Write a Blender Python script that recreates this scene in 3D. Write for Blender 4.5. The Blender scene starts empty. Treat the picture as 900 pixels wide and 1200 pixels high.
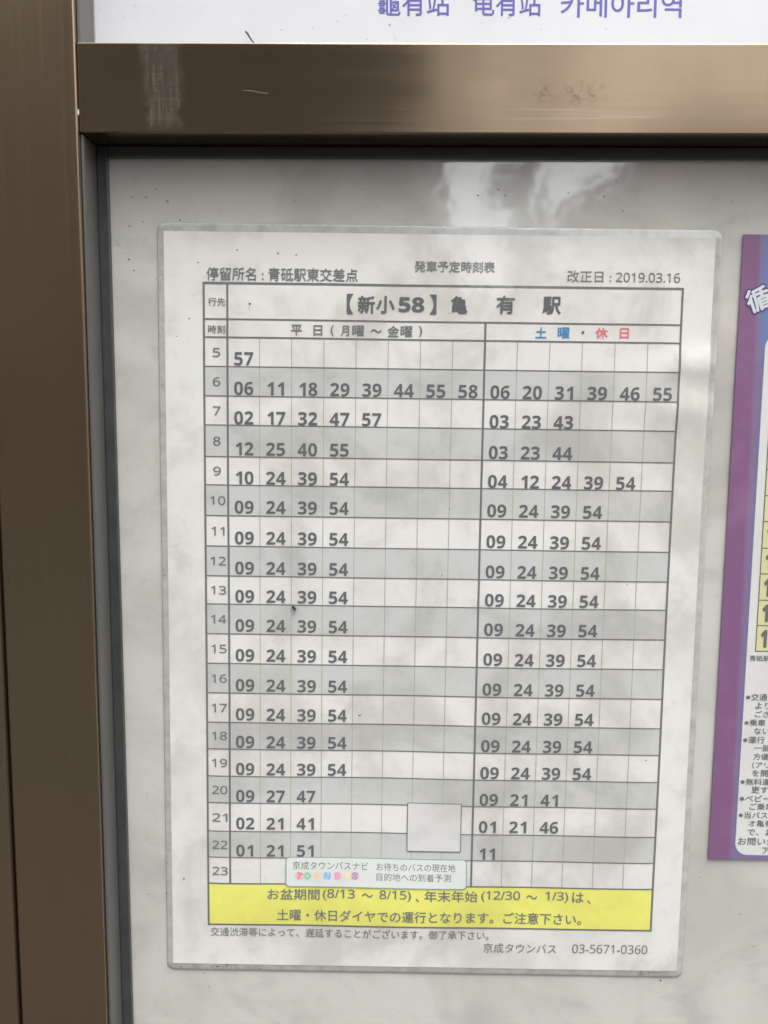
import bpy, bmesh, math, random
from mathutils import Matrix, Vector
random.seed(7)
SC = bpy.context.scene
COL = SC.collection
rad = math.radians

# ------------------------------------------------------------------ camera
H0 = 1.40                      # height of the lens above the ground (m)
DIST = 0.325036                # lens to the backing panel (panel front is the plane y = 0)
FPX = 971.0                    # focal length in pixels of the 900 x 1200 photograph
PITCH, YAW, ROLL = 0.103302, -0.004748, -0.004287


def cam_rot():
    cp, sp, cy, sy, cr, sr = math.cos(PITCH), math.sin(PITCH), math.cos(YAW), math.sin(YAW), math.cos(ROLL), math.sin(ROLL)
    A = Matrix(((1, 0, 0), (0, 0, 1), (0, -1, 0)))
    Rx = Matrix(((1, 0, 0), (0, cp, -sp), (0, sp, cp)))
    Ry = Matrix(((cy, 0, sy), (0, 1, 0), (-sy, 0, cy)))
    Rz = Matrix(((cr, -sr, 0), (sr, cr, 0), (0, 0, 1)))
    return Rz @ Rx @ Ry @ A


RC = cam_rot()
cam_data = bpy.data.cameras.new('camera')
cam = bpy.data.objects.new('camera', cam_data)
COL.objects.link(cam)
cam.matrix_world = Matrix.Translation((0, -DIST, H0)) @ RC.transposed().to_4x4()
cam_data.sensor_fit = 'VERTICAL'
cam_data.sensor_height = 24.0
cam_data.lens = FPX / 1200 * 24.0
cam_data.clip_start = 0.01
cam_data.clip_end = 400
cam_data.dof.use_dof = True
cam_data.dof.focus_distance = 0.33
cam_data.dof.aperture_fstop = 7.0
SC.camera = cam

# ------------------------------------------------------------------ sky, sun, exposure
SUN_EL, SUN_AZ = 68.0, 160.0   # sun azimuth, clockwise from +Y; behind the photographer, to the right
world = bpy.data.worlds.new('World')
SC.world = world
world.use_nodes = True
wn, wl = world.node_tree.nodes, world.node_tree.links
wn.clear()
sky = wn.new('ShaderNodeTexSky')
sky.sky_type = 'NISHITA'
sky.sun_disc = False
sky.sun_elevation = rad(SUN_EL)
sky.sun_rotation = rad(SUN_AZ)
sky.dust_density = 3.0
sky.air_density = 1.0
sky.ozone_density = 1.0
hs = wn.new('ShaderNodeHueSaturation')
hs.inputs['Saturation'].default_value = 0.05          # a grey, clouded sky
bg = wn.new('ShaderNodeBackground')
bg.inputs['Strength'].default_value = 0.15
wo = wn.new('ShaderNodeOutputWorld')
wl.new(sky.outputs[0], hs.inputs['Color'])
wl.new(hs.outputs[0], bg.inputs['Color'])
wl.new(bg.outputs[0], wo.inputs['Surface'])

sun_d = bpy.data.lights.new('sun', 'SUN')
sun_d.energy = 0.5
sun_d.angle = rad(25)
sun_d.color = (1.0, 0.96, 0.9)
sun = bpy.data.objects.new('sun', sun_d)
COL.objects.link(sun)
sd = Vector((math.sin(rad(SUN_AZ)) * math.cos(rad(SUN_EL)), math.cos(rad(SUN_AZ)) * math.cos(rad(SUN_EL)), math.sin(rad(SUN_EL))))
sun.rotation_euler = (-sd).to_track_quat('-Z', 'Y').to_euler()
sun.location = sd * 30

SC.view_settings.view_transform = 'Standard'
SC.view_settings.look = 'None'
SC.view_settings.gamma = 1
SC.view_settings.exposure = 1.62
SC.render.filter_size = 2.1


# ------------------------------------------------------------------ where things stand
def plane(u, v, Y=0.0):
    """The point of the vertical plane y = Y that the photograph shows at pixel (u, v): x and height above the lens."""
    d = RC.transposed() @ Vector(((u - 450) / FPX, (600 - v) / FPX, -1))
    t = (Y + DIST) / d.y
    return d.x * t, d.z * t


class Frame:
    """Axes of a sheet turned a little in the plane of the panel."""
    def __init__(self, th):
        self.c, self.s = math.cos(th), math.sin(th)

    def loc(self, u, v):
        x, z = plane(u, v)
        return self.c * x - self.s * z, self.s * x + self.c * z

    def world(self, a, b):
        return self.c * a + self.s * b, -self.s * a + self.c * b


# ------------------------------------------------------------------ helpers: objects
def thing(name, label, cat, loc, group=None):
    o = bpy.data.objects.new(name, None)
    COL.objects.link(o)
    o.location = loc
    o.empty_display_size = 0.05
    o['label'] = label
    o['category'] = cat
    if group:
        o['group'] = group
    return o


def tag(o, label=None, cat=None, kind=None):
    if label:
        o['label'] = label
    if cat:
        o['category'] = cat
    if kind:
        o['kind'] = kind
    return o


def origin_of(p):
    v = Vector((0, 0, 0))
    while p:
        v = v + Vector(p.location)
        p = p.parent
    return v


def link(name, verts, faces, mat, parent=None, smooth=False, loc=None):
    """One mesh object from world-space vertices."""
    o0 = origin_of(parent) if parent else Vector(loc or (0, 0, 0))
    me = bpy.data.meshes.new(name)
    me.from_pydata([tuple(Vector(v) - o0) for v in verts], [], faces)
    me.update()
    if mat:
        me.materials.append(mat)
    if smooth:
        me.polygons.foreach_set('use_smooth', [True] * len(me.polygons))
    o = bpy.data.objects.new(name, me)
    COL.objects.link(o)
    if parent:
        o.parent = parent
    else:
        o.location = o0
    return o


class MB:
    def __init__(self):
        self.v, self.f = [], []

    def add(self, v, f):
        k = len(self.v)
        self.v += [tuple(p) for p in v]
        self.f += [tuple(i + k for i in q) for q in f]

    def box(self, x0, x1, y0, y1, z0, z1, bev=0.0, seg=2):
        bm = bmesh.new()
        bmesh.ops.create_cube(bm, size=1)
        for p in bm.verts:
            p.co = Vector(((x0 + x1) / 2 + p.co.x * (x1 - x0), (y0 + y1) / 2 + p.co.y * (y1 - y0), (z0 + z1) / 2 + p.co.z * (z1 - z0)))
        if bev:
            bmesh.ops.bevel(bm, geom=bm.edges[:], offset=bev, segments=seg, profile=0.5, affect='EDGES')
        bm.verts.index_update()
        self.add([p.co.copy() for p in bm.verts], [[q.index for q in f.verts] for f in bm.faces])
        bm.free()

    def build(self, name, mat, parent=None, smooth=False, loc=None):
        return link(name, self.v, self.f, mat, parent, smooth, loc)


# ------------------------------------------------------------------ helpers: materials
class NT:
    def __init__(self, name):
        self.m = bpy.data.materials.new(name)
        self.m.use_nodes = True
        self.n, self.l = self.m.node_tree.nodes, self.m.node_tree.links
        self.b = self.n['Principled BSDF']
        self.tc = self.n.new('ShaderNodeTexCoord')

    def to(self, sock, val):
        if isinstance(val, bpy.types.NodeSocket):
            self.l.new(val, sock)
        else:
            sock.default_value = val

    def mapping(self, scale=(1, 1, 1), loc=(0, 0, 0), rot=(0, 0, 0)):
        mp = self.n.new('ShaderNodeMapping')
        mp.inputs['Scale'].default_value = scale
        mp.inputs['Location'].default_value = loc
        mp.inputs['Rotation'].default_value = rot
        self.l.new(self.tc.outputs['Object'], mp.inputs['Vector'])
        return mp.outputs[0]

    def noise(self, scale, detail=4, rough=0.55, vec=None, dist=0.0):
        t = self.n.new('ShaderNodeTexNoise')
        t.inputs['Scale'].default_value = scale
        t.inputs['Detail'].default_value = detail
        t.inputs['Roughness'].default_value = rough
        t.inputs['Distortion'].default_value = dist
        self.l.new(vec if vec is not None else self.tc.outputs['Object'], t.inputs['Vector'])
        return t.outputs['Fac']

    def ramp(self, fac, lo, hi, a=0.0, b=1.0):
        r = self.n.new('ShaderNodeMapRange')
        r.interpolation_type = 'SMOOTHSTEP'
        for k, v in zip(('From Min', 'From Max', 'To Min', 'To Max'), (lo, hi, a, b)):
            r.inputs[k].default_value = v
        self.l.new(fac, r.inputs['Value'])
        return r.outputs[0]

    def mix(self, fac, a, b):
        x = self.n.new('ShaderNodeMix')
        x.data_type = 'RGBA'
        self.to(x.inputs['Factor'], fac)
        for sock, c in ((x.inputs['A'], a), (x.inputs['B'], b)):
            self.to(sock, c if isinstance(c, bpy.types.NodeSocket) else (*c, 1))
        return x.outputs['Result']

    def math(self, op, a, b=0.5):
        x = self.n.new('ShaderNodeMath')
        x.operation = op
        self.to(x.inputs[0], a)
        self.to(x.inputs[1], b)
        return x.outputs[0]

    def bump(self, h, strength, dist, sock='Normal'):
        b = self.n.new('ShaderNodeBump')
        b.inputs['Strength'].default_value = strength
        b.inputs['Distance'].default_value = dist
        self.l.new(h, b.inputs['Height'])
        self.l.new(b.outputs[0], self.b.inputs[sock])

    def xyz(self):
        s = self.n.new('ShaderNodeSeparateXYZ')
        self.l.new(self.tc.outputs['Object'], s.inputs[0])
        return s.outputs

    def band(self, v, lo, hi, soft):
        return self.math('MULTIPLY', self.ramp(v, lo - soft, lo + soft), self.ramp(v, hi - soft, hi + soft, 1.0, 0.0))

    def set(self, **kw):
        for k, v in kw.items():
            s = self.b.inputs[k.replace('_', ' ')]
            if isinstance(v, tuple) and len(v) == 3:
                v = (*v, 1)
            self.to(s, v)
        return self


def mat_print(name, col, dirt=0.5, coat=1.0, crough=0.12, ior=1.65):
    """Ink or paper seen through the glossy film of its sheet, a little grimy, with cloudy reflections mottled into its colour."""
    t = NT(name)
    n1 = t.noise(26, 5, 0.6, dist=0.4)
    n2 = t.noise(95, 4, 0.6)
    f = t.math('MULTIPLY', t.ramp(n1, 0.40, 0.68), 0.34 * dirt)  # mottling: grime, plus the film's cloudy reflections put into the colour
    f2 = t.math('MULTIPLY', t.ramp(n2, 0.52, 0.75), 0.16 * dirt)
    c = t.mix(f, col, tuple(k * q for k, q in zip(col, (0.55, 0.54, 0.50))))
    c = t.mix(f2, c, tuple(k * 0.6 for k in col))
    t.set(Base_Color=c, Roughness=0.55, Coat_Weight=coat, Coat_Roughness=crough, Coat_IOR=ior)
    t.b.inputs['Specular IOR Level'].default_value = 0.2
    t.bump(t.noise(48, 3, 0.5), 0.35, 0.0012, 'Coat Normal')
    return t.m


INK = mat_print('ink_black', (0.118, 0.123, 0.130), 0.0)  # lifted towards grey: the milky haze over the sheet is in the colour
INK_GREY = mat_print('ink_grey', (0.17, 0.173, 0.175), 0.0)  # greyer again, with the same haze in its tone
LINE = mat_print('ink_rule', (0.155, 0.157, 0.158), 0.0)
LINE_THIN = mat_print('ink_thin_rule', (0.36, 0.362, 0.355), 0.0)
INK_BLUE = mat_print('ink_blue', (0.06, 0.25, 0.52), 0.0)
INK_RED = mat_print('ink_pink', (0.72, 0.17, 0.22), 0.0)
PAPER = mat_print('white_paper', (0.70, 0.695, 0.66), 1.6)
SHADE = mat_print('grey_row_tint', (0.535, 0.537, 0.516), 1.5)
YELLOW = mat_print('yellow_band', (0.76, 0.745, 0.17), 1.0)
STICKER = mat_print('pale_label', (0.68, 0.71, 0.69), 0.5)
STICKER_EDGE = mat_print('green_label_rule', (0.25, 0.36, 0.31), 0.0)
PANEL_INK = mat_print('poster_ink', (0.13, 0.13, 0.13), 0.0)


def mat_metal(name, col, rough, metallic=0.9, vertical=True):
    t = NT(name)
    v = t.mapping((900, 900, 9) if vertical else (9, 900, 900))
    grain = t.noise(1.0, 3, 0.6, v)
    blot = t.noise(16, 5, 0.6)
    c = t.mix(t.math('MULTIPLY', t.ramp(blot, 0.45, 0.75), 0.4), col, tuple(k * 0.72 for k in col))
    c = t.mix(t.math('MULTIPLY', t.ramp(grain, 0.4, 0.8), 0.10), c, tuple(k * 1.25 for k in col))
    t.set(Base_Color=c, Metallic=metallic)
    r = t.math('ADD', t.math('MULTIPLY', grain, 0.10), rough - 0.05)
    t.set(Roughness=t.math('ADD', r, t.math('MULTIPLY', t.ramp(blot, 0.4, 0.8), 0.08)))
    t.bump(grain, 0.02, 0.0002)
    return t


BRONZE = (0.25, 0.188, 0.126)
M_POST = mat_metal('bronze_anodised_upright', BRONZE, 0.22).m
M_JAMB = mat_metal('grey_aluminium_lining', (0.16, 0.158, 0.15), 0.45, 0.5).m


def mat_rail():
    """The bronze rail with its scuffed patch and its rubbed brownish stain."""
    t = mat_metal('bronze_anodised_rail', (0.208, 0.157, 0.108), 0.15, vertical=False)
    base = t.b.inputs['Base Color'].links[0].from_socket
    rgh = t.b.inputs['Roughness'].links[0].from_socket
    X = t.xyz()

    def area(u0, v0, u1, v1, soft):
        x0, z1 = plane(u0, v0, -0.016)
        x1, z0 = plane(u1, v1, -0.016)
        return t.math('MULTIPLY', t.band(X[0], x0, x1, soft), t.band(X[2], z0 + H0, z1 + H0, soft))
    wob = t.math('MULTIPLY', t.math('SUBTRACT', t.noise(120, 4, 0.6), 0.5), 0.010)
    wx = t.math('ADD', X[0], wob)
    x0, zt = plane(164, 52, -0.016)
    x1, zb = plane(213, 150, -0.016)
    scuff = t.math('MULTIPLY', t.band(wx, x0 + 0.001, x1, 0.0012), t.band(X[2], zb + H0, zt + H0 + 0.002, 0.003))
    streak = t.noise(1.0, 4, 0.7, t.mapping((1500, 10, 60)))
    scuff = t.math('MULTIPLY', scuff, t.ramp(streak, 0.30, 0.72, 0.08, 0.32))
    c = t.mix(scuff, base, (0.36, 0.34, 0.31))
    stain = t.math('MULTIPLY', area(622, 100, 708, 118, 0.004), t.ramp(t.noise(330, 5, 0.7, dist=1.2), 0.50, 0.60))
    c = t.mix(t.math('MULTIPLY', stain, 0.62), c, (0.085, 0.05, 0.035))
    streaks = t.math('MULTIPLY', area(560, 120, 770, 150, 0.006), t.ramp(t.noise(1.0, 4, 0.6, t.mapping((18, 20, 700))), 0.52, 0.7))
    c = t.mix(t.math('MULTIPLY', streaks, 0.12), c, (0.55, 0.52, 0.47))
    t.set(Base_Color=c)
    t.set(Roughness=t.math('ADD', rgh, t.math('MULTIPLY', scuff, 0.4)))
    return t.m


M_RAIL = mat_rail()


def mat_panel():
    t = NT('grimy_white_panel')
    a = t.noise(17, 5, 0.6, dist=0.6)
    b = t.noise(1.0, 5, 0.62, t.mapping((34, 34, 52)))
    c3 = t.noise(240, 4, 0.6)
    c = t.mix(t.math('MULTIPLY', t.ramp(a, 0.42, 0.66), 0.55), (0.565, 0.56, 0.515), (0.39, 0.38, 0.34))
    c = t.mix(t.math('MULTIPLY', t.ramp(b, 0.50, 0.70), 0.45), c, (0.37, 0.365, 0.345))
    c = t.mix(t.math('MULTIPLY', t.ramp(c3, 0.60, 0.78), 0.30), c, (0.36, 0.355, 0.34))
    t.set(Base_Color=c, Roughness=0.5, Coat_Weight=1.0, Coat_Roughness=0.08, Coat_IOR=2.1)
    t.b.inputs['Specular IOR Level'].default_value = 0.2
    t.bump(t.noise(30, 3, 0.5), 0.22, 0.0012, 'Coat Normal')
    return t.m


M_PANEL = mat_panel()


def mat_plain(name, col, rough=0.6, var=0.25, scale=60, **kw):
    t = NT(name)
    n = t.noise(scale, 5, 0.6)
    t.set(Base_Color=t.mix(t.ramp(n, 0.3, 0.75), col, tuple(k * (1 - var) for k in col)), Roughness=rough, **kw)
    return t.m


M_SIGN = mat_plain('white_enamel_sign', (0.66, 0.675, 0.71), 0.35, 0.05, 40, Coat_Weight=0.3, Coat_Roughness=0.2)
M_SIGN_INK = mat_plain('sign_blue_letter', (0.115, 0.115, 0.42), 0.4, 0.1)
M_GASKET = mat_plain('black_rubber_gasket', (0.05, 0.053, 0.054), 0.38, 0.3, 90)
M_FILM = mat_plain('laminate_film_edge', (0.47, 0.47, 0.45), 0.22, 0.25, 160, Coat_Weight=1.0, Coat_Roughness=0.06)
M_DIRT = mat_plain('dark_dirt', (0.09, 0.085, 0.075), 0.9)
M_FLECK = mat_plain('blue_black_fleck', (0.02, 0.035, 0.06), 0.5)
M_CHIP = mat_plain('bare_metal_chip', (0.75, 0.74, 0.70), 0.4)

# ------------------------------------------------------------------ setting: pavement, road, and an unseen far side added for the reflections
M_PAVE = mat_plain('paving', (0.065, 0.062, 0.058), 0.9, 0.35, 6)
M_ROAD = mat_plain('asphalt', (0.055, 0.055, 0.056), 0.95, 0.35, 30)
M_BEIGE = mat_plain('beige_tile_wall', (0.66, 0.47, 0.32), 0.8, 0.2, 3)
M_GREY = mat_plain('grey_render_wall', (0.085, 0.08, 0.078), 0.85, 0.25, 2)
M_BROWN = mat_plain('brown_tile_wall', (0.36, 0.30, 0.23), 0.8, 0.2, 3)
M_WIN = mat_plain('dark_window_glass', (0.03, 0.035, 0.04), 0.08, 0.1)
M_TRIM = mat_plain('window_trim', (0.35, 0.35, 0.34), 0.5, 0.1)

g = MB()
g.add([(-200, -200, 0), (200, -200, 0), (200, 200, 0), (-200, 200, 0)], [(0, 1, 2, 3)])
tag(g.build('ground', M_ROAD), kind='structure')
p = MB()
p.box(-40, 40, -2.2, 3.0, -0.05, 0.13, 0.01)
p.v = [(x, y, z - 0.0) for x, y, z in p.v]
tag(p.build('pavement', M_PAVE), kind='structure')


def building(name, label, x0, x1, yf, depth, h, wall, cols, rows, loc):
    """An unseen block added across the street for reflections: walls with rows of recessed windows and a parapet; its front looks along +y."""
    t = thing(name, label, 'building', loc)
    w = MB()
    w.box(x0, x1, yf - depth, yf, 0.0, h, 0.03)
    w.build('wall', wall, t)
    r = MB()
    r.box(x0 - 0.15, x1 + 0.15, yf - depth - 0.15, yf + 0.15, h, h + 0.35, 0.02)
    r.build('parapet', M_TRIM, t)
    cw, rh = (x1 - x0) / cols, h / rows
    for i in range(cols):
        for j in range(rows):
            cx, cz = x0 + (i + 0.5) * cw, (j + 0.55) * rh
            f = MB()
            for a, b, c, d in ((-.34, .34, -.36, -.31), (-.34, .34, .31, .36), (-.34, -.31, -.31, .31), (.31, .34, -.31, .31)):
                f.box(cx + a * cw, cx + b * cw, yf + 0.004, yf + 0.09, cz + c * rh, cz + d * rh)
            fo = f.build('window', M_TRIM, t)
            q = MB()
            q.box(cx - .305 * cw, cx + .305 * cw, yf + 0.006, yf + 0.03, cz - .305 * rh, cz + .305 * rh)
            q.build('pane', M_WIN, fo)
    return t


building('unseen_grey_building', 'unseen dark grey block, added across the street for the left half of the rail to reflect', -4.7, 0.9, -13, 9, 15.5, M_GREY, 2, 5, (-2, -17, 0))  # added out of view: the dark that the left of the rail mirrors
building('unseen_brown_building', 'unseen brown tiled block, added across the street for the left upright to reflect', -24, -4.9, -13, 9, 9.6, M_BROWN, 6, 3, (-14, -17, 0))  # unseen, put there as something dim for the left upright to mirror
building('unseen_low_building', 'unseen low grey building, added across the street below the gap of bright sky in the reflections', 1.0, 3.1, -17, 6, 4.2, M_GREY, 2, 2, (2.5, -20, 0))  # added out of view; its roof sets the foot of the bright patch
building('unseen_beige_building', 'unseen beige tiled block, added across the street to bound the bright sky in the reflections', 4.3, 22, -13.5, 9, 5.7, M_BEIGE, 6, 2, (13, -18, 0))  # unseen addition that ends the low reflected sky on the right

building('unseen_beige_annex', 'unseen low beige annex, added against the beige block to step the reflected skyline', 3.2, 4.28, -13.6, 5, 4.9, M_BEIGE, 1, 2, (3.7, -16, 0))  # added unseen to step the edge of the reflected patch
up = thing('unseen_utility_pole', 'unseen grey concrete utility pole, added across the street to split the reflected bright sky', 'utility pole', (2.05, -12.2, 0))  # added out of view to break up the bright reflection
v, f = [], []
for j in range(9):
    for i in range(16):
        r = 0.17 - 0.07 * j / 8
        v.append((2.05 + r * math.cos(i * math.pi / 8), -12.2 + r * math.sin(i * math.pi / 8), 11.0 * j / 8))
for j in range(8):
    for i in range(16):
        f.append((j * 16 + i, j * 16 + (i + 1) % 16, j * 16 + 16 + (i + 1) % 16, j * 16 + 16 + i))
f.append(tuple(range(128, 144)))
link('pole', v, f, M_GREY, up, True)
for z in (10.4, 9.6):
    m = MB(); m.box(1.15, 2.95, -12.13, -12.03, z, z + 0.1, 0.01); m.build('crossarm', M_TRIM, up)
m = MB(); m.box(2.18, 2.62, -12.4, -11.98, 6.9, 7.7, 0.08, 3); m.build('transformer', M_TRIM, up)
m = MB(); m.box(1.45, 1.93, -12.30, -12.14, 4.6, 5.2, 0.03); m.build('cable_box', M_TRIM, up)

# ------------------------------------------------------------------ the notice board
YF = -0.016                                            # front of the frame; the panel lies 16 mm behind it
def zz(u, v, Y=0.0):
    return plane(u, v, Y)[1] + H0
xe = (plane(92.8, 160, YF)[0] + plane(126.3, 1195, YF)[0]) / 2      # inner edge of the left upright
xg = (plane(128, 190)[0] + plane(156.8, 1195)[0]) / 2               # inner edge of the gasket
xs = plane(14.6, 950, YF)[0]                                        # seam between the two uprights
zr0, zr1 = zz(450, 156, YF), zz(450, 50.2, YF)                      # rail
zg = zz(450, 187)
XR, ZB, ZT = 0.46, 0.86, 1.92                                       # right upright, bottom rail, top of the board (out of frame)
board = thing('notice_board', 'bronze aluminium bus stop notice board frame holding the grimy white panel', 'notice board', (0, 0, 0.13))

m = MB(); m.box(xs + 0.0006, xe, YF - 0.0012, 0.03, 0.13, ZT, 0.0006); m.build('upright', M_POST, board)
m = MB(); m.box(xs - 0.065, xs - 0.0002, YF - 0.0028, 0.03, 0.13, ZT, 0.0011); m.build('upright', M_POST, board)
m = MB(); m.box(XR, XR + 0.09, YF - 0.0012, 0.03, 0.13, ZT, 0.0006); m.build('upright', M_POST, board)
m = MB(); m.box(xe + 0.0002, XR - 0.0002, YF, 0.028, zr0, zr1, 0.0004); rail = m.build('rail', M_RAIL, None)
rail.parent = board; rail.matrix_parent_inverse = Matrix.Translation(-Vector(board.location))
m = MB(); m.box(xe + 0.0002, XR - 0.0002, YF, 0.028, ZB - 0.05, ZB, 0.0004); m.build('rail', M_POST, board)
m = MB(); m.box(xe + 0.0002, XR - 0.0002, YF, 0.028, ZT - 0.04, ZT, 0.0004); m.build('rail', M_POST, board)
# grey linings of the openings (thin channels along the uprights) and the black rubber round the panel
for x0, x1 in ((xe + 0.0002, xe + 0.0011), (XR - 0.0011, XR - 0.0002)):
    for z0, z1 in ((ZB + 0.0005, zr0 - 0.0004), (zr1 + 0.0004, ZT - 0.0405)):
        m = MB(); m.box(x0, x1, YF + 0.0012, 0.0, z0, z1); m.build('lining', M_JAMB, board)
for x0, x1, z0, z1 in ((xe + 0.0012, xg, ZB + 0.0005, zr0 - 0.0002), (XR - 0.008, XR - 0.0012, ZB + 0.0005, zr0 - 0.0002),
                       (xg + 0.0001, XR - 0.0081, zg, zr0 - 0.0002), (xg + 0.0001, XR - 0.0081, ZB + 0.0005, ZB + 0.007)):
    m = MB(); m.box(x0, x1, -0.0022, 0.0002, z0, z1, 0.0004); m.build('gasket', M_GASKET, board)


def grid(x0, x1, z0, z1, nx, nz, fn):
    v, f = [], []
    for j in range(nz + 1):
        for i in range(nx + 1):
            x, z = x0 + (x1 - x0) * i / nx, z0 + (z1 - z0) * j / nz
            v.append(fn(x, z))
    for j in range(nz):
        for i in range(nx):
            k = j * (nx + 1) + i
            f.append((k, k + 1, k + nx + 2, k + nx + 1))
    return v, f


m = MB(); m.box(xe + 0.0012, XR - 0.0012, 0.0003, 0.006, ZB + 0.0005, zr0 - 0.0002); m.build('backing_panel', M_PANEL, board)


def speck(mb, u, v, ru, rv, ang=0.0, Y=0.00022):
    x, z = plane(u, v, Y)
    k = 0.000335
    n = 9
    pts = []
    for i in range(n):
        a = 2 * math.pi * i / n
        q = random.uniform(0.6, 1.15)
        dx, dz = math.cos(a) * ru * k * q, math.sin(a) * rv * k * q
        ca, sa = math.cos(ang), math.sin(ang)
        pts.append((x + ca * dx - sa * dz, Y, z + sa * dx + ca * dz + H0))
    mb.add(pts, [tuple(range(n))])


d = MB()
for u, v, ru, rv, a in ((155, 231, 1.3, .8, 0), (171, 231, 1.4, .9, .4), (196, 236, 2.4, .8, -.5), (152, 265, 2.2, .7, .3), (168, 260, 1, .6, 0),
                        (151, 304, 1.9, .9, -.7), (157, 317, 1.4, .7, -.2), (139, 287, .9, .6, 0), (182, 222, .9, .7, 0), (239, 1140, 1.1, .7, .5),
                        (774, 1149, 1.3, 1.2, 0), (245, 1156, 1.0, .6, 0), (174, 1048, .9, .7, 0), (148, 1168, .8, .6, 0), (771, 1163, .9, .8, 0),
                        (867, 1071, 1.0, .7, 0), (883, 1109, 1.2, .8, 0), (820, 1028, .8, .7, 0), (560, 229, 1.6, .7, .2), (584, 222, 1.1, .8, 0),
                        (592, 229, 1.0, .7, 0), (708, 230, 1.3, .8, .3), (730, 247, 1.0, .9, .4), (722, 212, .8, .7, 0), (666, 226, .7, .7, 0),
                        (211, 258, 1.2, .9, 0), (168, 246, .7, .5, 0), (345, 236, 1.0, .6, .2), (424, 222, .8, .6, 0), (858, 236, .8, .7, 0)):
    speck(d, u, v, ru, rv, a)
for i in range(130):
    u, v = random.choice(((random.uniform(132, 185), random.uniform(195, 1195)), (random.uniform(140, 860), random.uniform(192, 258)), (random.uniform(170, 900), random.uniform(1145, 1198))))
    speck(d, u, v, random.uniform(.25, .6), random.uniform(.2, .5), random.uniform(-1, 1))
tag(d.build('dirt', M_DIRT, board), kind='stuff')
c = MB(); speck(c, 91.6, 131.5, 1.0, 3.6, 0, YF - 0.0014); c.build('paint_chip', M_CHIP, board)
c = MB()
for i in range(9):
    speck(c, 286 + i * 3.3, 106 - 0.6 * math.sin(i * .7) + i * .35, 2.2, .35, -.12, YF - 0.0002)
c.build('scratch', mat_plain('scratched_bronze', (0.24, 0.21, 0.17), 0.5), board)

# ------------------------------------------------------------------ lettering
_cache = {}
SANS = {ord('0') + k: 0x1D7E2 + k for k in range(10)}        # plain and bold sans-serif figures
SANS_BOLD = {ord('0') + k: 0x1D7EC + k for k in range(10)}


def text_mesh(s, bold=0.0, res=5):
    """Flat letters of unit size; bold thickens them by a stack of copies shifted by a hair."""
    key = (s, bold)
    if key not in _cache:
        cu = bpy.data.curves.new('lettering', 'FONT')
        cu.body = s.translate(SANS_BOLD if bold > 0.012 or bold < 0 else SANS)
        bold = max(0.0, bold)
        cu.size = 1.0
        cu.resolution_u = res
        ob = bpy.data.objects.new('lettering', cu)
        COL.objects.link(ob)
        bpy.context.view_layer.update()
        me = bpy.data.meshes.new_from_object(ob.evaluated_get(bpy.context.evaluated_depsgraph_get()))
        v = [tuple(q.co) for q in me.vertices]
        f = [tuple(q.vertices) for q in me.polygons]
        bpy.data.objects.remove(ob)
        bpy.data.curves.remove(cu)
        bpy.data.meshes.remove(me)
        if bold:
            n = len(v)
            v2, f2 = [], []
            spots = [(0, 0), (1, 0), (-1, 0), (0, 1), (0, -1)] if bold < 0.03 else [(0, 0), (1, 0), (-1, 0), (0, 1), (0, -1), (.7, .7), (-.7, .7), (.7, -.7), (-.7, -.7)]
            for k, (dx, dy) in enumerate(spots):
                v2 += [(p[0] + dx * bold, p[1] + dy * bold, k * 2e-6) for p in v]
                f2 += [tuple(i + k * n for i in q) for q in f]
            v, f = v2, f2
        _cache[key] = (v, f)
    return _cache[key]


def fit(s, l, r, b, t, offset=0.0, keep=False, rot=0.0, align='l'):
    """The flat letters of s filling the box l..r, b..t of a sheet (keep: natural width from the height alone)."""
    v, f = text_mesh(s, offset)
    x0, x1 = min(p[0] for p in v), max(p[0] for p in v)
    y0, y1 = min(p[1] for p in v), max(p[1] for p in v)
    sy = (t - b) / (y1 - y0)
    sx = sy * 1.12 if keep else (r - l) / (x1 - x0)
    out = [(l + (p[0] - x0) * sx, b + (p[1] - y0) * sy, p[2]) for p in v]
    if rot:
        cx, cy = l + (x1 - x0) * sx / 2, (b + t) / 2
        ca, sa = math.cos(rot), math.sin(rot)
        out = [(cx + (p - cx) * ca - (q - cy) * sa, cy + (p - cx) * sa + (q - cy) * ca, w) for p, q, w in out]
    return out, f


# ------------------------------------------------------------------ the laminated timetable
TH = 0.009556
TF = Frame(TH)
corner = TF.loc(192.2, 271)
PA0, PB1 = corner
PA1, PB0 = PA0 + 0.210, PB1 - 0.297


def bulge(a, b):
    """How far the sheet lifts off the panel: gentle cockling and one crease by the right edge."""
    u, v = (a - PA0) / 0.21, (b - PB0) / 0.297
    e = max(0.0, min(1.0, min(u, 1 - u, v, 1 - v) / 0.10))
    e = e * e * (3 - 2 * e)
    w = 0.00034 * math.sin(9 * u + 3.1 * v + 0.4) * math.sin(7 * v - 2 * u) + 0.00022 * math.sin(17 * u - 11 * v + 1.0)
    w += 0.00056
    # the crease that runs down to the right edge below the heading
    d = (v - (0.835 + 0.10 * (u - 0.93)))
    cr = math.exp(-(d / 0.022) ** 2) * max(0.0, min(1.0, (u - 0.80) / 0.16)) ** 2 * 0.0010
    cr += math.exp(-((v - (0.79 - 0.12 * (u - 0.9))) / 0.026) ** 2) * max(0.0, min(1.0, (u - 0.62) / 0.30)) ** 2 * 0.0009
    return w * e + cr * max(0.0, min(1.0, (1.03 - u) / 0.03))


def sheet(mb, pts, faces, lift):
    out = []
    for p in pts:
        a, b, w = p if len(p) == 3 else (*p, 0.0)
        x, z = TF.world(a, b)
        out.append((x, -(0.0007 + lift + w + bulge(a, b)), z + H0))
    mb.add(out, faces)


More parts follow.
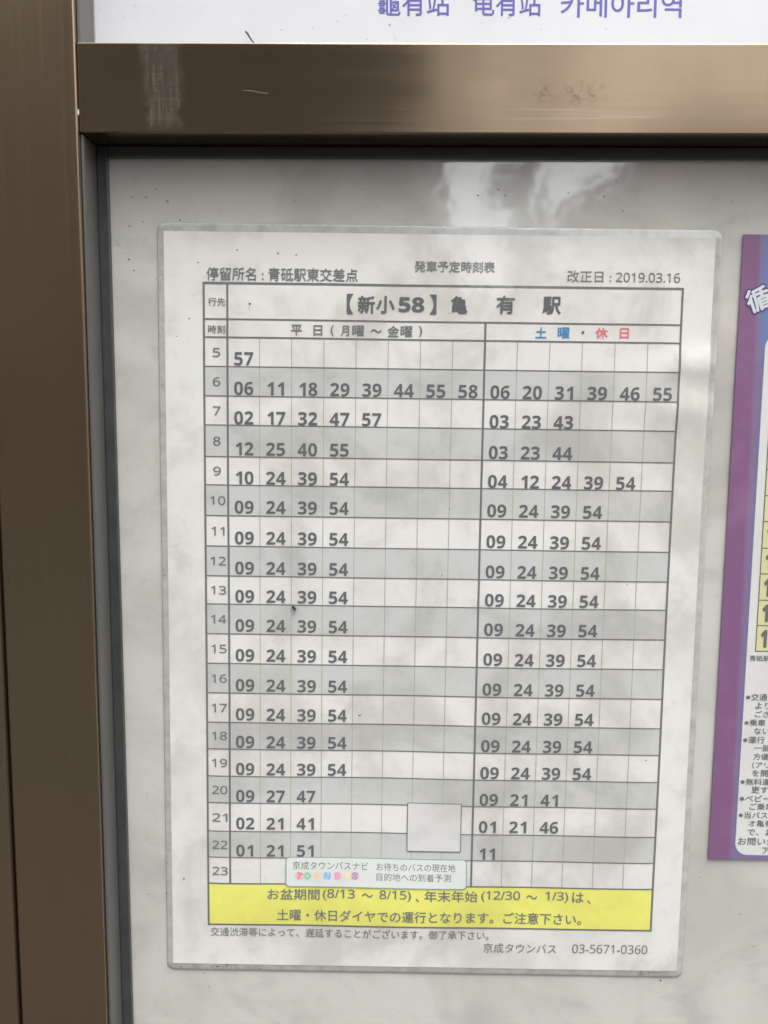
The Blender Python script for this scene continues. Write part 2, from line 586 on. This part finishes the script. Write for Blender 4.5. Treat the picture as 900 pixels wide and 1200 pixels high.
def sheet_rect(mb, a0, a1, b0, b1, lift, step=0.002):
    nx, ny = max(1, int((a1 - a0) / step)), max(1, int((b1 - b0) / step))
    v, f = grid(a0, a1, b0, b1, nx, ny, lambda x, y: (x, y))
    sheet(mb, v, f, lift)


tx, tz = TF.world(PA0, PB0)
tt = thing('laminated_timetable', 'laminated white bus timetable sheet with grey rows and a yellow notice band at its foot', 'timetable', (tx, 0, tz + H0))


def rounded(a0, a1, b0, b1, r, n=6):
    pts = []
    for cx, cy, s in ((a1 - r, b1 - r, 0), (a0 + r, b1 - r, 1), (a0 + r, b0 + r, 2), (a1 - r, b0 + r, 3)):
        for i in range(n + 1):
            q = math.pi / 2 * (s + i / n)
            pts.append((cx + r * math.cos(q), cy + r * math.sin(q)))
    return pts


# the film: a rounded plate a little larger than the paper, its rim softly rolled
m = MB()
film = []
LEV = ((0.0000, 0.0), (0.0, 0.00015), (0.0003, 0.0003), (0.0012, 0.00036), (0.0027, 0.0006), (0.005, 0.0007))
A0, A1, B0, B1 = PA0 - 0.0026, PA1 + 0.0026, PB0 - 0.0031, PB1 + 0.0031


def dense(pts, step=0.004):
    out = []
    for i, p in enumerate(pts):
        q = pts[(i + 1) % len(pts)]
        k = max(1, int(math.dist(p, q) / step))
        out += [(p[0] + (q[0] - p[0]) * j / k, p[1] + (q[1] - p[1]) * j / k) for j in range(k)]
    return out


base_ring = dense(rounded(A0, A1, B0, B1, 0.0032))
ca, cb = (A0 + A1) / 2, (B0 + B1) / 2
ha, hb = (A1 - A0) / 2, (B1 - B0) / 2
vv, ff = [], []
for ins, lift in LEV:
    for a, b in base_ring:
        a2, b2 = ca + (a - ca) * (ha - ins) / ha, cb + (b - cb) * (hb - ins) / hb
        x, z = TF.world(a2, b2)
        vv.append((x, -(lift + (bulge(a2, b2) if lift > 0 else 0)), z + H0))
N = len(base_ring)
for k in range(len(LEV) - 1):
    for i in range(N):
        j = (i + 1) % N
        ff.append((k * N + i, k * N + j, (k + 1) * N + j, (k + 1) * N + i))
m.add(vv, ff)
m.build('laminate_film', M_FILM, tt, True)

m = MB(); sheet_rect(m, PA0, PA1, PB0, PB1, 0.00006, 0.0018); paper = m.build('paper', PAPER, tt, True)

# rows of the table: pixel heights of the ruled lines along the left border and the right border
ROWL = [332.2, 374.9, 396.0, 430.4, 464.4, 498.4, 535.1, 568.0, 604.0, 639.3, 674.0, 707.2, 741.8, 776.7, 811.1, 845.1, 876.2, 908.0, 938.9, 972.2, 1002.2, 1033.3, 1081.1]
ROWR = [338.9, 380.7, 402.0, 436.0, 470.7, 504.7, 541.6, 574.9, 610.4, 646.4, 681.3, 714.0, 748.9, 783.3, 817.8, 852.2, 883.3, 914.5, 945.6, 978.4, 1009.3, 1039.3, 1088.2]


def xl(v): return 240.0 + (v - 332.2) * (4.9 / 748.9)
def xr(v): return 798.9 + (v - 338.9) * (-37.3 / 749.3)


TB = [(TF.loc(xl(l), l)[1] + TF.loc(xr(r), r)[1]) / 2 for l, r in zip(ROWL, ROWR)]
TA0 = sum(TF.loc(xl(l), l)[0] for l in ROWL) / len(ROWL)
TA1 = sum(TF.loc(xr(r), r)[0] for r in ROWR) / len(ROWR)
THOUR = (TF.loc(268.2, 470)[0] + TF.loc(270.3, 1000)[0]) / 2
TDIV = (TF.loc(564.9, 520)[0] + TF.loc(555.6, 900)[0] + TF.loc(559.3, 720)[0]) / 3
COLA = [THOUR + (TDIV - THOUR) * i / 8 for i in range(9)] + [TDIV + (TA1 - TDIV) * i / 6 for i in range(1, 7)]

HOURS = list(range(5, 24))
L_SHADE, L_YEL, L_THIN, L_LINE, L_TXT = 0.00010, 0.00010, 0.00014, 0.00018, 0.00022
for i, h in enumerate(HOURS):
    if h % 2 == 0:
        m = MB(); sheet_rect(m, TA0, TA1, TB[i + 3], TB[i + 2], L_SHADE); m.build('shaded_row', SHADE, tt, True)
m = MB(); sheet_rect(m, TA0, TA1, TB[22], TB[21], L_YEL); band = m.build('notice_band', YELLOW, tt, True)


def hline(mb, a0, a1, b, w, lift): sheet_rect(mb, a0, a1, b - w / 2, b + w / 2, lift)
def vline(mb, a, b0, b1, w, lift): sheet_rect(mb, a - w / 2, a + w / 2, b0, b1, lift)


m = MB()
for k, a in enumerate(COLA):
    if k in (0, 8, 14):
        continue
    vline(m, a, TB[21], TB[2], 0.00030, L_THIN)
m.build('column_rule', LINE_THIN, tt, True)
m = MB()
for k, b in enumerate(TB):
    if k in (0, 22):
        continue
    hline(m, TA0 + 0.0003, TA1 - 0.0003, b, 0.00058 if k in (1, 2, 21) else 0.00042, L_LINE)
for a, w, b0, b1 in ((TA0, 0.0008, TB[22], TB[0]), (TA1, 0.0008, TB[22], TB[0])):
    vline(m, a, b0 - 0.0004, b1 + 0.0004, w, L_LINE + 0.00002)
hline(m, TA0, TA1, TB[0], 0.0008, L_LINE + 0.00001)
hline(m, TA0, TA1, TB[22], 0.0007, L_LINE + 0.00001)
vline(m, THOUR, TB[21], TB[0], 0.0008, L_LINE + 0.00001)
vline(m, TDIV, TB[21], TB[1], 0.0008, L_LINE + 0.00001)
m.build('table_rule', LINE, tt, True)


def put(mb, s, l, r, t, b, off=0.0, lift=L_TXT, keep=False, rot=0.0):
    um, vm = (l + r) / 2, (t + b) / 2
    a0, a1 = TF.loc(l, vm)[0], TF.loc(r, vm)[0]
    b0, b1 = TF.loc(um, b)[1], TF.loc(um, t)[1]
    pts, f = fit(s, a0, a1, b0, b1, off, keep, rot)
    sheet(mb, pts, f, lift)


def writing(name, mat, items, off=0.0, parent=tt, lift=L_TXT):
    mb = MB()
    for s, l, r, t, b in items:
        put(mb, s, l, r, t, b, off, lift)
    return mb.build(name, mat, parent)


writing('stop_name_text', INK_GREY, [('停留所名 : 青砥駅東交差点', 242.5, 419.5, 314.4, 330.2)], 0.012)
writing('sheet_title_text', INK_GREY, [('発車予定時刻表', 485.6, 579.7, 306.6, 319.8)], 0.018)
writing('revision_date_text', INK_GREY, [('改正日 : 2019.03.16', 664, 795.8, 318.2, 332.2)], 0.004)
writing('route_title', INK, [('【', 406.6, 414.4, 344.8, 368.6), ('新', 419.4, 439.6, 347.0, 367.8), ('小', 441.0, 462.6, 347.2, 367.8), 
                             ('】', 503.4, 511.4, 345.6, 369.0), ('亀', 528.0, 547.5, 347.4, 368.2), ('有', 581, 602.7, 346.8, 368.6), ('駅', 635, 656.7, 348.2, 369.0)], 0.026)
writing('route_number', INK, [('58', 467.2, 497.2, 348.6, 366.2)], 0.016)
writing('column_heading_text', INK_GREY, [('行先', 244.6, 264.9, 349.3, 359.0), ('時刻', 244.6, 264.9, 381.4, 390.9)], 0.012)
writing('weekday_heading', INK_GREY, [('平', 341.8, 354.4, 381.0, 393.8), ('日', 367.8, 378.2, 381.6, 393.8), ('(', 387.8, 391.6, 381.4, 394.4), ('月', 399.6, 409.4, 382.0, 394.4),
                                       ('曜', 413, 427, 381.6, 394.6), ('～', 434.4, 447.3, 386.2, 390.4), ('金', 454, 467.8, 382.0, 395.2), ('曜', 469.3, 483.3, 382.4, 395.4), (')', 490.6, 494.6, 382.2, 395.2)], 0.018)
wk = writing('weekend_heading', INK_BLUE, [('土', 626.7, 639.6, 384.2, 396.6), ('曜', 652.7, 666.7, 384.0, 396.9)], 0.018)
writing('heading_dot', INK, [('・', 680.6, 683.9, 388.4, 391.7)], 0.0)
writing('holiday_heading', INK_RED, [('休', 696.7, 711, 384.2, 397.2), ('日', 725, 735.6, 384.8, 397.2)], 0.018)

# hours
for i, h in enumerate(HOURS):
    vm = (ROWL[i + 2] + ROWL[i + 3]) / 2
    s = str(h)
    cx = xl(vm) + (14.0 if len(s) == 1 else 14.6)
    wds = {1: 4.6, 2: 8.8}
    w = 4.5 if len(s) == 1 else 8.9
    if s == '11':
        w = 7.6
    hh = 5.2 - i * 0.02
    mb = MB()
    put(mb, s, cx - w, cx + w, vm - hh, vm + hh, 0.009)
    mb.build('hour_numeral', INK_GREY, tt)

# departures
WEEK = {5: '57', 6: '06 11 18 29 39 44 55 58', 7: '02 17 32 47 57', 8: '12 25 40 55', 9: '10 24 39 54', 20: '09 27 47', 21: '02 21 41', 22: '01 21 51'}
SAT = {6: '06 20 31 39 46 55', 7: '03 23 43', 8: '03 23 44', 9: '04 12 24 39 54', 20: '09 21 41', 21: '01 21 46', 22: '11'}
for h in range(10, 20):
    WEEK[h] = SAT[h] = '09 24 39 54'
GAP = {5: 1.5, 6: 1.3, 7: 1.0, 8: 1.7, 9: 1.1, 10: 2.7, 11: 2.4, 12: 2.1, 13: 2.1, 14: 2.7, 15: 2.7, 16: 2.3, 17: 2.6, 18: 1.7, 19: 1.8, 20: 1.4, 21: 2.7, 22: 1.4}
DIG = {}
for ch in '0123456789':
    v, f = text_mesh(ch, -1)
    DIG[ch] = (min(q[0] for q in v), max(q[0] for q in v), v, f)
zy0 = min(q[1] for q in text_mesh('8', -1)[0]); zy1 = max(q[1] for q in text_mesh('8', -1)[0])
wref = DIG['8'][1] - DIG['8'][0]


def times(mb, lst, cols, base, hgt):
    sy = hgt / (zy1 - zy0)
    sx = 0.00345 / wref
    for k, s in enumerate(lst):
        c0, c1 = cols[k], cols[k + 1]
        mid = c0 + (c1 - c0) * 0.505
        for n, ch in enumerate(s):
            x0, x1, v, f = DIG[ch]
            cx = mid + (n - 0.5) * 0.00398
            pts = [(cx + (q[0] - (x0 + x1) / 2) * sx, base + (q[1] - zy0) * sy, q[2]) for q in v]
            sheet(mb, pts, f, L_TXT)


for i, h in enumerate(HOURS):
    if h == 23:
        continue
    base = TB[i + 3] + GAP[h] * 0.00034
    for nm, tab, cols in (('weekday_times', WEEK, COLA[0:9]), ('holiday_times', SAT, COLA[8:15])):
        if h in tab:
            mb = MB()
            times(mb, tab[h].split(), cols, base - (0 if tab is WEEK else 0.0001), 0.0051)
            mb.build(nm, INK, tt)

writing('notice_text', INK_GREY, [('お盆期間', 314, 375, 1039.4, 1052.4), ('(8/13', 378.4, 416, 1040.0, 1053.4), ('～', 424, 437, 1044.6, 1049.4), ('8/15)', 444.6, 481.6, 1041.0, 1054.2), ('、', 486.6, 491.2, 1050.4, 1054.6),
                                   ('年末年始', 497, 559.4, 1041.6, 1054.8), ('(12/30', 563.6, 609, 1042.2, 1055.6), ('～', 616, 629, 1047.2, 1052.0), ('1/3)', 638.4, 665.2, 1043.0, 1056.2), ('は', 669.6, 683.2, 1043.6, 1055.8), ('、', 687, 691.4, 1052.6, 1056.8),
                                   ('土曜・休日ダイヤでの運行となります。ご注意下さい。', 325, 680.5, 1065.8, 1079.4)], 0.012, band)
writing('footnote_text', INK_GREY, [('交通渋滞等によって、遅延することがございます。御了承下さい。', 247.8, 572.4, 1086.4, 1097.2)], 0.002)
writing('operator_text', INK_GREY, [('京成タウンバス', 566, 651.4, 1103.8, 1115.4), ('03-5671-0360', 670, 757.8, 1105.4, 1115.8)], 0.0)


def ring_of(a0, a1, b0, b1, r, w):
    base = dense(rounded(a0, a1, b0, b1, r), 0.003)
    ca, cb, ha, hb = (a0 + a1) / 2, (b0 + b1) / 2, (a1 - a0) / 2, (b1 - b0) / 2
    return [(ca + (a - ca) * (ha - w) / ha, cb + (b - cb) * (hb - w) / hb) for a, b in base]


def card(name, l, r, t, b, rr, fill, edge, lift, w=0.00035):
    um, vm = (l + r) / 2, (t + b) / 2
    a0, a1 = TF.loc(l, vm)[0], TF.loc(r, vm)[0]
    b0, b1 = TF.loc(um, b)[1], TF.loc(um, t)[1]
    mb = MB()
    cols = sorted([a0 + rr * (1 - math.cos(q * math.pi / 12)) for q in range(7)] + [a1 - rr * (1 - math.cos(q * math.pi / 12)) for q in range(7)] +
                  [a0 + rr + (a1 - a0 - 2 * rr) * q / 24 for q in range(1, 24)])
    pts = []
    for a in cols:
        e = max(0.0, a0 + rr - a, a - (a1 - rr))
        dr = rr - math.sqrt(max(0.0, rr * rr - e * e))
        pts += [(a, b0 + dr + (b1 - b0 - 2 * dr) * q / 6) for q in range(7)]
    sheet(mb, pts, [(i * 7 + q, i * 7 + 7 + q, i * 7 + 8 + q, i * 7 + q + 1) for i in range(len(cols) - 1) for q in range(6)], lift)
    o = mb.build(name, fill, tt, True)
    mb = MB()
    p1, p2 = ring_of(a0, a1, b0, b1, rr, 0), ring_of(a0, a1, b0, b1, rr, w)
    n = len(p1)
    sheet(mb, p1 + p2, [(i, (i + 1) % n, n + (i + 1) % n, n + i) for i in range(n)], lift + 0.00002)
    mb.build('border', edge, o)
    return o


card('blank_card', 476.8, 540.1, 939.1, 995.9, 0.0002, mat_print('card_stock', (0.62, 0.62, 0.60), 1.2), LINE, L_TXT + 0.00012)
lab = card('service_label', 335.2, 546.7, 1003.2, 1038.6, 0.0015, STICKER, STICKER_EDGE, L_TXT + 0.00012, 0.0004)
writing('label_text', INK_GREY, [('京成タウンバスナビ', 343.5, 431.5, 1007.6, 1017.2), ('お待ちのバスの現在地', 441.3, 533.3, 1009.6, 1018.8), ('目的地への到着予測', 441.3, 528, 1021.2, 1030.4)], 0.0, lab, L_TXT + 0.00016)
for (ch, x, rot, colr) in (('T', 351.3, -.35, (0.80, 0.22, 0.27)), ('O', 360.6, -.2, (0.25, 0.58, 0.36)), ('W', 372, -.1, (0.80, 0.58, 0.36)), ('N', 383.8, -.15, (0.22, 0.50, 0.70)),
                           ('B', 396, .1, (0.78, 0.34, 0.50)), ('U', 407.4, .15, (0.80, 0.70, 0.36)), ('S', 416, -.2, (0.47, 0.30, 0.46))):
    pm = mat_print('logo_' + ch.lower() + '_tint', tuple(c * .5 + .36 for c in colr), 0.0)
    mb = MB()
    a, b = TF.loc(x, 1024.2)
    ring = [(a + 0.0018 * math.cos(k * math.pi / 8), b + 0.0018 * math.sin(k * math.pi / 8)) for k in range(16)]
    sheet(mb, ring, [tuple(range(16))], L_TXT + 0.00015)
    lo = mb.build('logo_letter', pm, lab)
    mb = MB()
    put(mb, ch, x - 3.6, x + 3.6, 1020.2, 1028.2, 0.045, L_TXT + 0.00018, False, rot)
    mb.build('letter', mat_print('logo_' + ch.lower() + '_ink', colr, 0.0), lo)

# grime on the sheet
d = MB()
for u, v, ru, rv, a in ((232, 307.7, 2.0, .7, 0), (278, 293, 1.2, 1, 0), (325.6, 297, 1.7, .9, -.4), (347, 299, 1.8, .7, .4), (221.8, 373.4, 1.2, .9, 0), (292.7, 356, 1.5, 1.7, 0),
                        (206.7, 394, .9, .8, 0), (215.5, 1030, 1.5, 1.1, .8), (421.5, 838.5, 2.0, .7, .35), (502, 433, 1.2, .6, .4), (735, 685.5, 1.1, .6, -.4), (518, 674, .8, .8, 0),
                        (527, 596, .7, .9, 0), (527, 367, .8, .8, 0), (757, 891, 1.0, .9, 0), (207, 868, .6, .6, 0), (430, 350, .7, .5, 0)):
    speck(d, u, v, ru, rv, a, -0.0021)
for i in range(60):
    speck(d, random.uniform(200, 835), random.uniform(280, 1125), random.uniform(.25, .5), random.uniform(.25, .45), 0, -0.0021)
for i in range(46):
    u = random.choice((random.uniform(212, 238), random.uniform(252, 279), random.uniform(190, 330), random.uniform(740, 780)))
    speck(d, u, 1131.3 + (u - 200) * 0.0155 + random.uniform(-1.8, 2.2), random.uniform(.5, 2.0), random.uniform(.3, .7), random.uniform(-.2, .2), -0.0012)
for i in range(30):
    v = random.uniform(300, 1110)
    speck(d, 189 + (v - 271) * 0.0105 + random.uniform(-2, 2), v, random.uniform(.3, .7), random.uniform(.3, .9), 0, -0.0012)
tag(d.build('dirt', M_DIRT, tt), kind='stuff')

# a small dark fleck stuck on the sheet
x, z = plane(345, 711.5)
fl = MB()
pts = [(-1.6, 3.4), (-.2, 2.4), (1.2, 1.6), (2.4, -.6), (3.0, -2.6), (1.4, -2.8), (.2, -1.8), (-1.2, -.4), (-2.6, 1.6)]
k = 0.00034
top = [(x + p * k * .72, -0.0026, z + H0 + q * k * .72) for p, q in pts]
bot = [(x + p * k, -0.0018, z + H0 + q * k) for p, q in pts]
n = len(pts)
fl.add(bot + top, [tuple(range(n, 2 * n))] + [(i, (i + 1) % n, n + (i + 1) % n, n + i) for i in range(n)])
tag(fl.build('fleck', M_FLECK, loc=(x, -0.0018, z + H0)), 'tiny blue black fleck stuck on the timetable between the rows for hours 13 and 14', 'fleck')

# ------------------------------------------------------------------ the purple poster
PX0, PZ0 = plane(829.6, 1005.5)
PX1, PZ1 = plane(870.8, 275.0)
PTH = math.atan2(PX1 - PX0, PZ1 - PZ0)
PF = Frame(PTH)
A, B = PF.loc(829.6, 1005.5)
BT = PF.loc(870.8, 275.0)[1]
PW = 0.200
po = thing('bus_poster', 'purple bordered bus poster to the right of the laminated timetable', 'poster', (PX0, 0, PZ0 + H0))


def psheet(mb, pts, faces, lift):
    mb.add([(PF.world(p[0], p[1])[0], -lift - (p[2] if len(p) == 3 else 0.0), PF.world(p[0], p[1])[1] + H0) for p in pts], faces)


def mat_poster():
    t = NT('purple_poster_print')
    X = t.xyz()
    fx = t.ramp(X[0], 0.0078, 0.0096)
    c = t.mix(t.math('MULTIPLY', fx, 0.55), (0.195, 0.088, 0.195), (0.19, 0.17, 0.30))
    top = t.math('MULTIPLY', t.ramp(X[2], 0.195, 0.215), t.ramp(X[0], 0.0075, 0.014))
    c = t.mix(top, c, (0.10, 0.19, 0.42))
    n = t.noise(60, 4)
    c = t.mix(t.math('MULTIPLY', t.ramp(n, 0.45, 0.75), 0.2), c, (0.30, 0.2, 0.32))
    t.set(Base_Color=c, Roughness=0.45, Coat_Weight=1.0, Coat_Roughness=0.08)
    t.bump(t.noise(40, 3, 0.5), 0.45, 0.0015, 'Coat Normal')
    return t.m


m = MB()
v, f = grid(A, A + PW, B, BT, 20, 30, lambda a, b: (a, b))
psheet(m, v, f, 0.0007)
rim = [(A, B), (A + PW, B), (A + PW, BT), (A, BT)]
k = len(m.v)
for lift in (0.0, 0.0007):
    psheet(m, rim, [], lift)
m.f += [(k + i, k + (i + 1) % 4, k + 4 + (i + 1) % 4, k + 4 + i) for i in range(4)]
m.build('poster_sheet', mat_poster(), po)
ia0 = (PF.loc(897.3, 405)[0] + PF.loc(884.5, 580)[0] + PF.loc(873.3, 780)[0] + PF.loc(861.0, 970)[0]) / 4
ib0 = PF.loc(880, 1000.8)[1]
ib1 = PF.loc(898, 392)[1]
M_PWHITE = mat_print('poster_white', (0.64, 0.64, 0.62), 0.6)
pts = rounded(ia0 - 0.0004, A + PW - 0.011, ib0 - 0.0005, ib1 + 0.0004, 0.0052)
m = MB(); psheet(m, pts, [tuple(range(len(pts)))], 0.00074); m.build('panel_outline', mat_print('poster_blue_rule', (0.13, 0.20, 0.40), 0.0), po)
pts = rounded(ia0, A + PW - 0.0114, ib0, ib1, 0.005)
m = MB(); psheet(m, pts, [tuple(range(len(pts)))], 0.00078); m.build('text_panel', M_PWHITE, po)
ya = (PF.loc(884.6, 762)[0] + PF.loc(893.0, 615)[0]) / 2
M_PYEL = mat_print('poster_yellow', (0.62, 0.60, 0.33), 0.4)
YL = [458.5, 489, 519.5, 550, 580.5, 610.8, 642, 672, 702.8, 732.5, 762.5]
PB = [PF.loc(893, q)[1] for q in YL]
m = MB(); psheet(m, [(ya, PB[-1]), (ya + 0.03, PB[-1]), (ya + 0.03, PB[0]), (ya, PB[0])], [(0, 1, 2, 3)], 0.00082)
hc = m.build('hour_column', M_PYEL, po)
m = MB()
for b in PB:
    psheet(m, [(ya - .0002, b - .0002), (ya + 0.0302, b - .0002), (ya + 0.0302, b + .0002), (ya - .0002, b + .0002)], [(0, 1, 2, 3)], 0.00086)
psheet(m, [(ya - .0002, PB[-1]), (ya + 0.0002, PB[-1]), (ya + 0.0002, PB[0]), (ya - .0002, PB[0])], [(0, 1, 2, 3)], 0.00087)
m.build('rule', PANEL_INK, hc)
for i in range(4, len(PB)):
    mb = MB()
    hgt = PB[i - 1] - PB[i]
    pts, f = fit('1', ya + 0.0017, ya + 0.0042, PB[i] + hgt * .14, PB[i] + hgt * .84, 0.03)
    psheet(mb, pts, f, 0.0009)
    mb.build('numeral', PANEL_INK, hc)
mb = MB()
for s, u, t, b in (('青砥駅', 877.3, 767.3, 774.0), ('※交通', 873, 812, 820), ('より', 884.2, 822.4, 830), ('ござ', 883.8, 832, 839.6), ('※乗車', 871.2, 842, 849.8), ('ない', 882.7, 852, 859.4),
                   ('※運行', 869.7, 862, 870), ('一部', 882.7, 871.7, 879.4), ('方優', 881.6, 881.8, 889.4), ('（アリ', 880.5, 891.6, 899.4), ('を開', 880.5, 901.2, 909),
                   ('※無料運', 866.5, 911, 918.9), ('更する', 879.5, 920.8, 928.6), ('※ベビー', 865.4, 930.5, 938.2), ('ご乗車', 877.3, 940, 948), ('※当バス', 864.3, 950, 957.8),
                   ('オ亀有', 876.2, 959.7, 967.4), ('で、お', 874.7, 970, 977.8), ('お問い合', 863.9, 980, 989), ('ア', 891.8, 992, 999.4)):
    a = PF.loc(u, (t + b) / 2)[0]
    b0, b1 = PF.loc(u + 8, b)[1], PF.loc(u + 8, t)[1]
    pts, f = fit(s, a, 0, b0, b1, 0.007, True)
    psheet(mb, pts, f, 0.0009)
mb.build('small_print', PANEL_INK, po)
ga, gb = PF.loc(887.5, 351)
for nm, off, mt, lift in (('heading_outline', 0.085, mat_print('poster_dark_outline', (0.09, 0.07, 0.22), 0.0), 0.00084), ('heading_letter', 0.026, mat_print('poster_pale_letter', (0.62, 0.64, 0.68), 0.0), 0.0009)):
    e = 0.0006 if off > 0.05 else 0.0
    mb = MB()
    pts, f = fit('循', ga - 0.0046 - e, ga + 0.0046 + e, gb - 0.0046 - e, gb + 0.0046 + e, off, False, rad(22))
    psheet(mb, pts, f, lift)
    mb.build(nm, mt, po)

# ------------------------------------------------------------------ the sign above the rail
sg = thing('station_sign', 'bright white sign with blue violet station lettering above the rail', 'sign', (0.1, 0, zr1))
m = MB(); m.box(xe + 0.0012, XR - 0.0012, 0.0003, 0.006, zr1 - 0.004, ZT - 0.0405, 0.0003); m.build('sign_face', M_SIGN, sg)
mb = MB()
for s, l, r, t, b in (('龜有站', 443, 527.5, -11, 18.2), ('龟有站', 553.5, 635, -11, 18.4), ('카메아리역', 657, 800, -9.5, 20.2)):
    (x0, z0), (x1, z1) = plane(l, b), plane(r, t)
    pts, f = fit(s, x0, x1, z0, z1, 0.010)
    mb.add([(p, 0.00024 - w, q + H0) for p, q, w in pts], f)
mb.build('station_name', M_SIGN_INK, sg)
d = MB()
for u, v, ru, rv in ((158, 7, 1, .8), (145.5, 20, 1, .7), (456.7, 29, 2.2, .8), (596.7, 20.5, 1.8, .7), (330, 35, 1.6, .6), (366, 33, 1.0, .6), (395, 25, 1.4, .7), (405, 18, .8, .6), (634, 34, .9, .8), (710, 34, 1.1, .8),
                     (108, 25, .8, 1), (118, 10, .8, .6), (180, 12, .9, .5), (463, 45, 1.0, .6), (430, 46, 1.0, .6), (565, 27, 1.0, .5), (810, 9, .9, .6), (622, 36, .7, .7), (110, 40, 1, .8), (247, 28, .7, .5)):
    speck(d, u, v, ru * .8, rv * .8, random.uniform(-.5, .5), 0.00022)
tag(d.build('dirt', mat_plain('grey_grime', (0.35, 0.35, 0.36), 0.9), sg), kind='stuff')
# a scrap of twig caught on the rail in front of the sign
(x0, z0), (x1, z1) = plane(287.6, 36.6, -0.002), plane(297.6, 50.6, -0.002)
tw = MB()
a, b = Vector((x0, -0.002, z0 + H0)), Vector((x1, -0.002, z1 + H0))
dirv = (b - a).normalized()
s1 = dirv.cross(Vector((0, 1, 0))).normalized()
s2 = Vector((0, 1, 0))
rings = []
for i in range(5):
    q = i / 4
    p0 = a.lerp(b, q) + s1 * 0.0001 * math.sin(q * 7)
    rr = 0.00020 + 0.00016 * (1 - abs(q - .15))
    rings += [p0 + (s1 * math.cos(w * math.pi / 3) + s2 * math.sin(w * math.pi / 3)) * rr for w in range(6)]
tw.add(rings, [(i * 6 + w, i * 6 + (w + 1) % 6, (i + 1) * 6 + (w + 1) % 6, (i + 1) * 6 + w) for i in range(4) for w in range(6)] + [tuple(range(5, -1, -1)), tuple(range(24, 30))])
tag(tw.build('twig', M_FLECK, loc=tuple(b)), 'thin dark twig scrap leaning on the white sign just above the rail', 'twig')
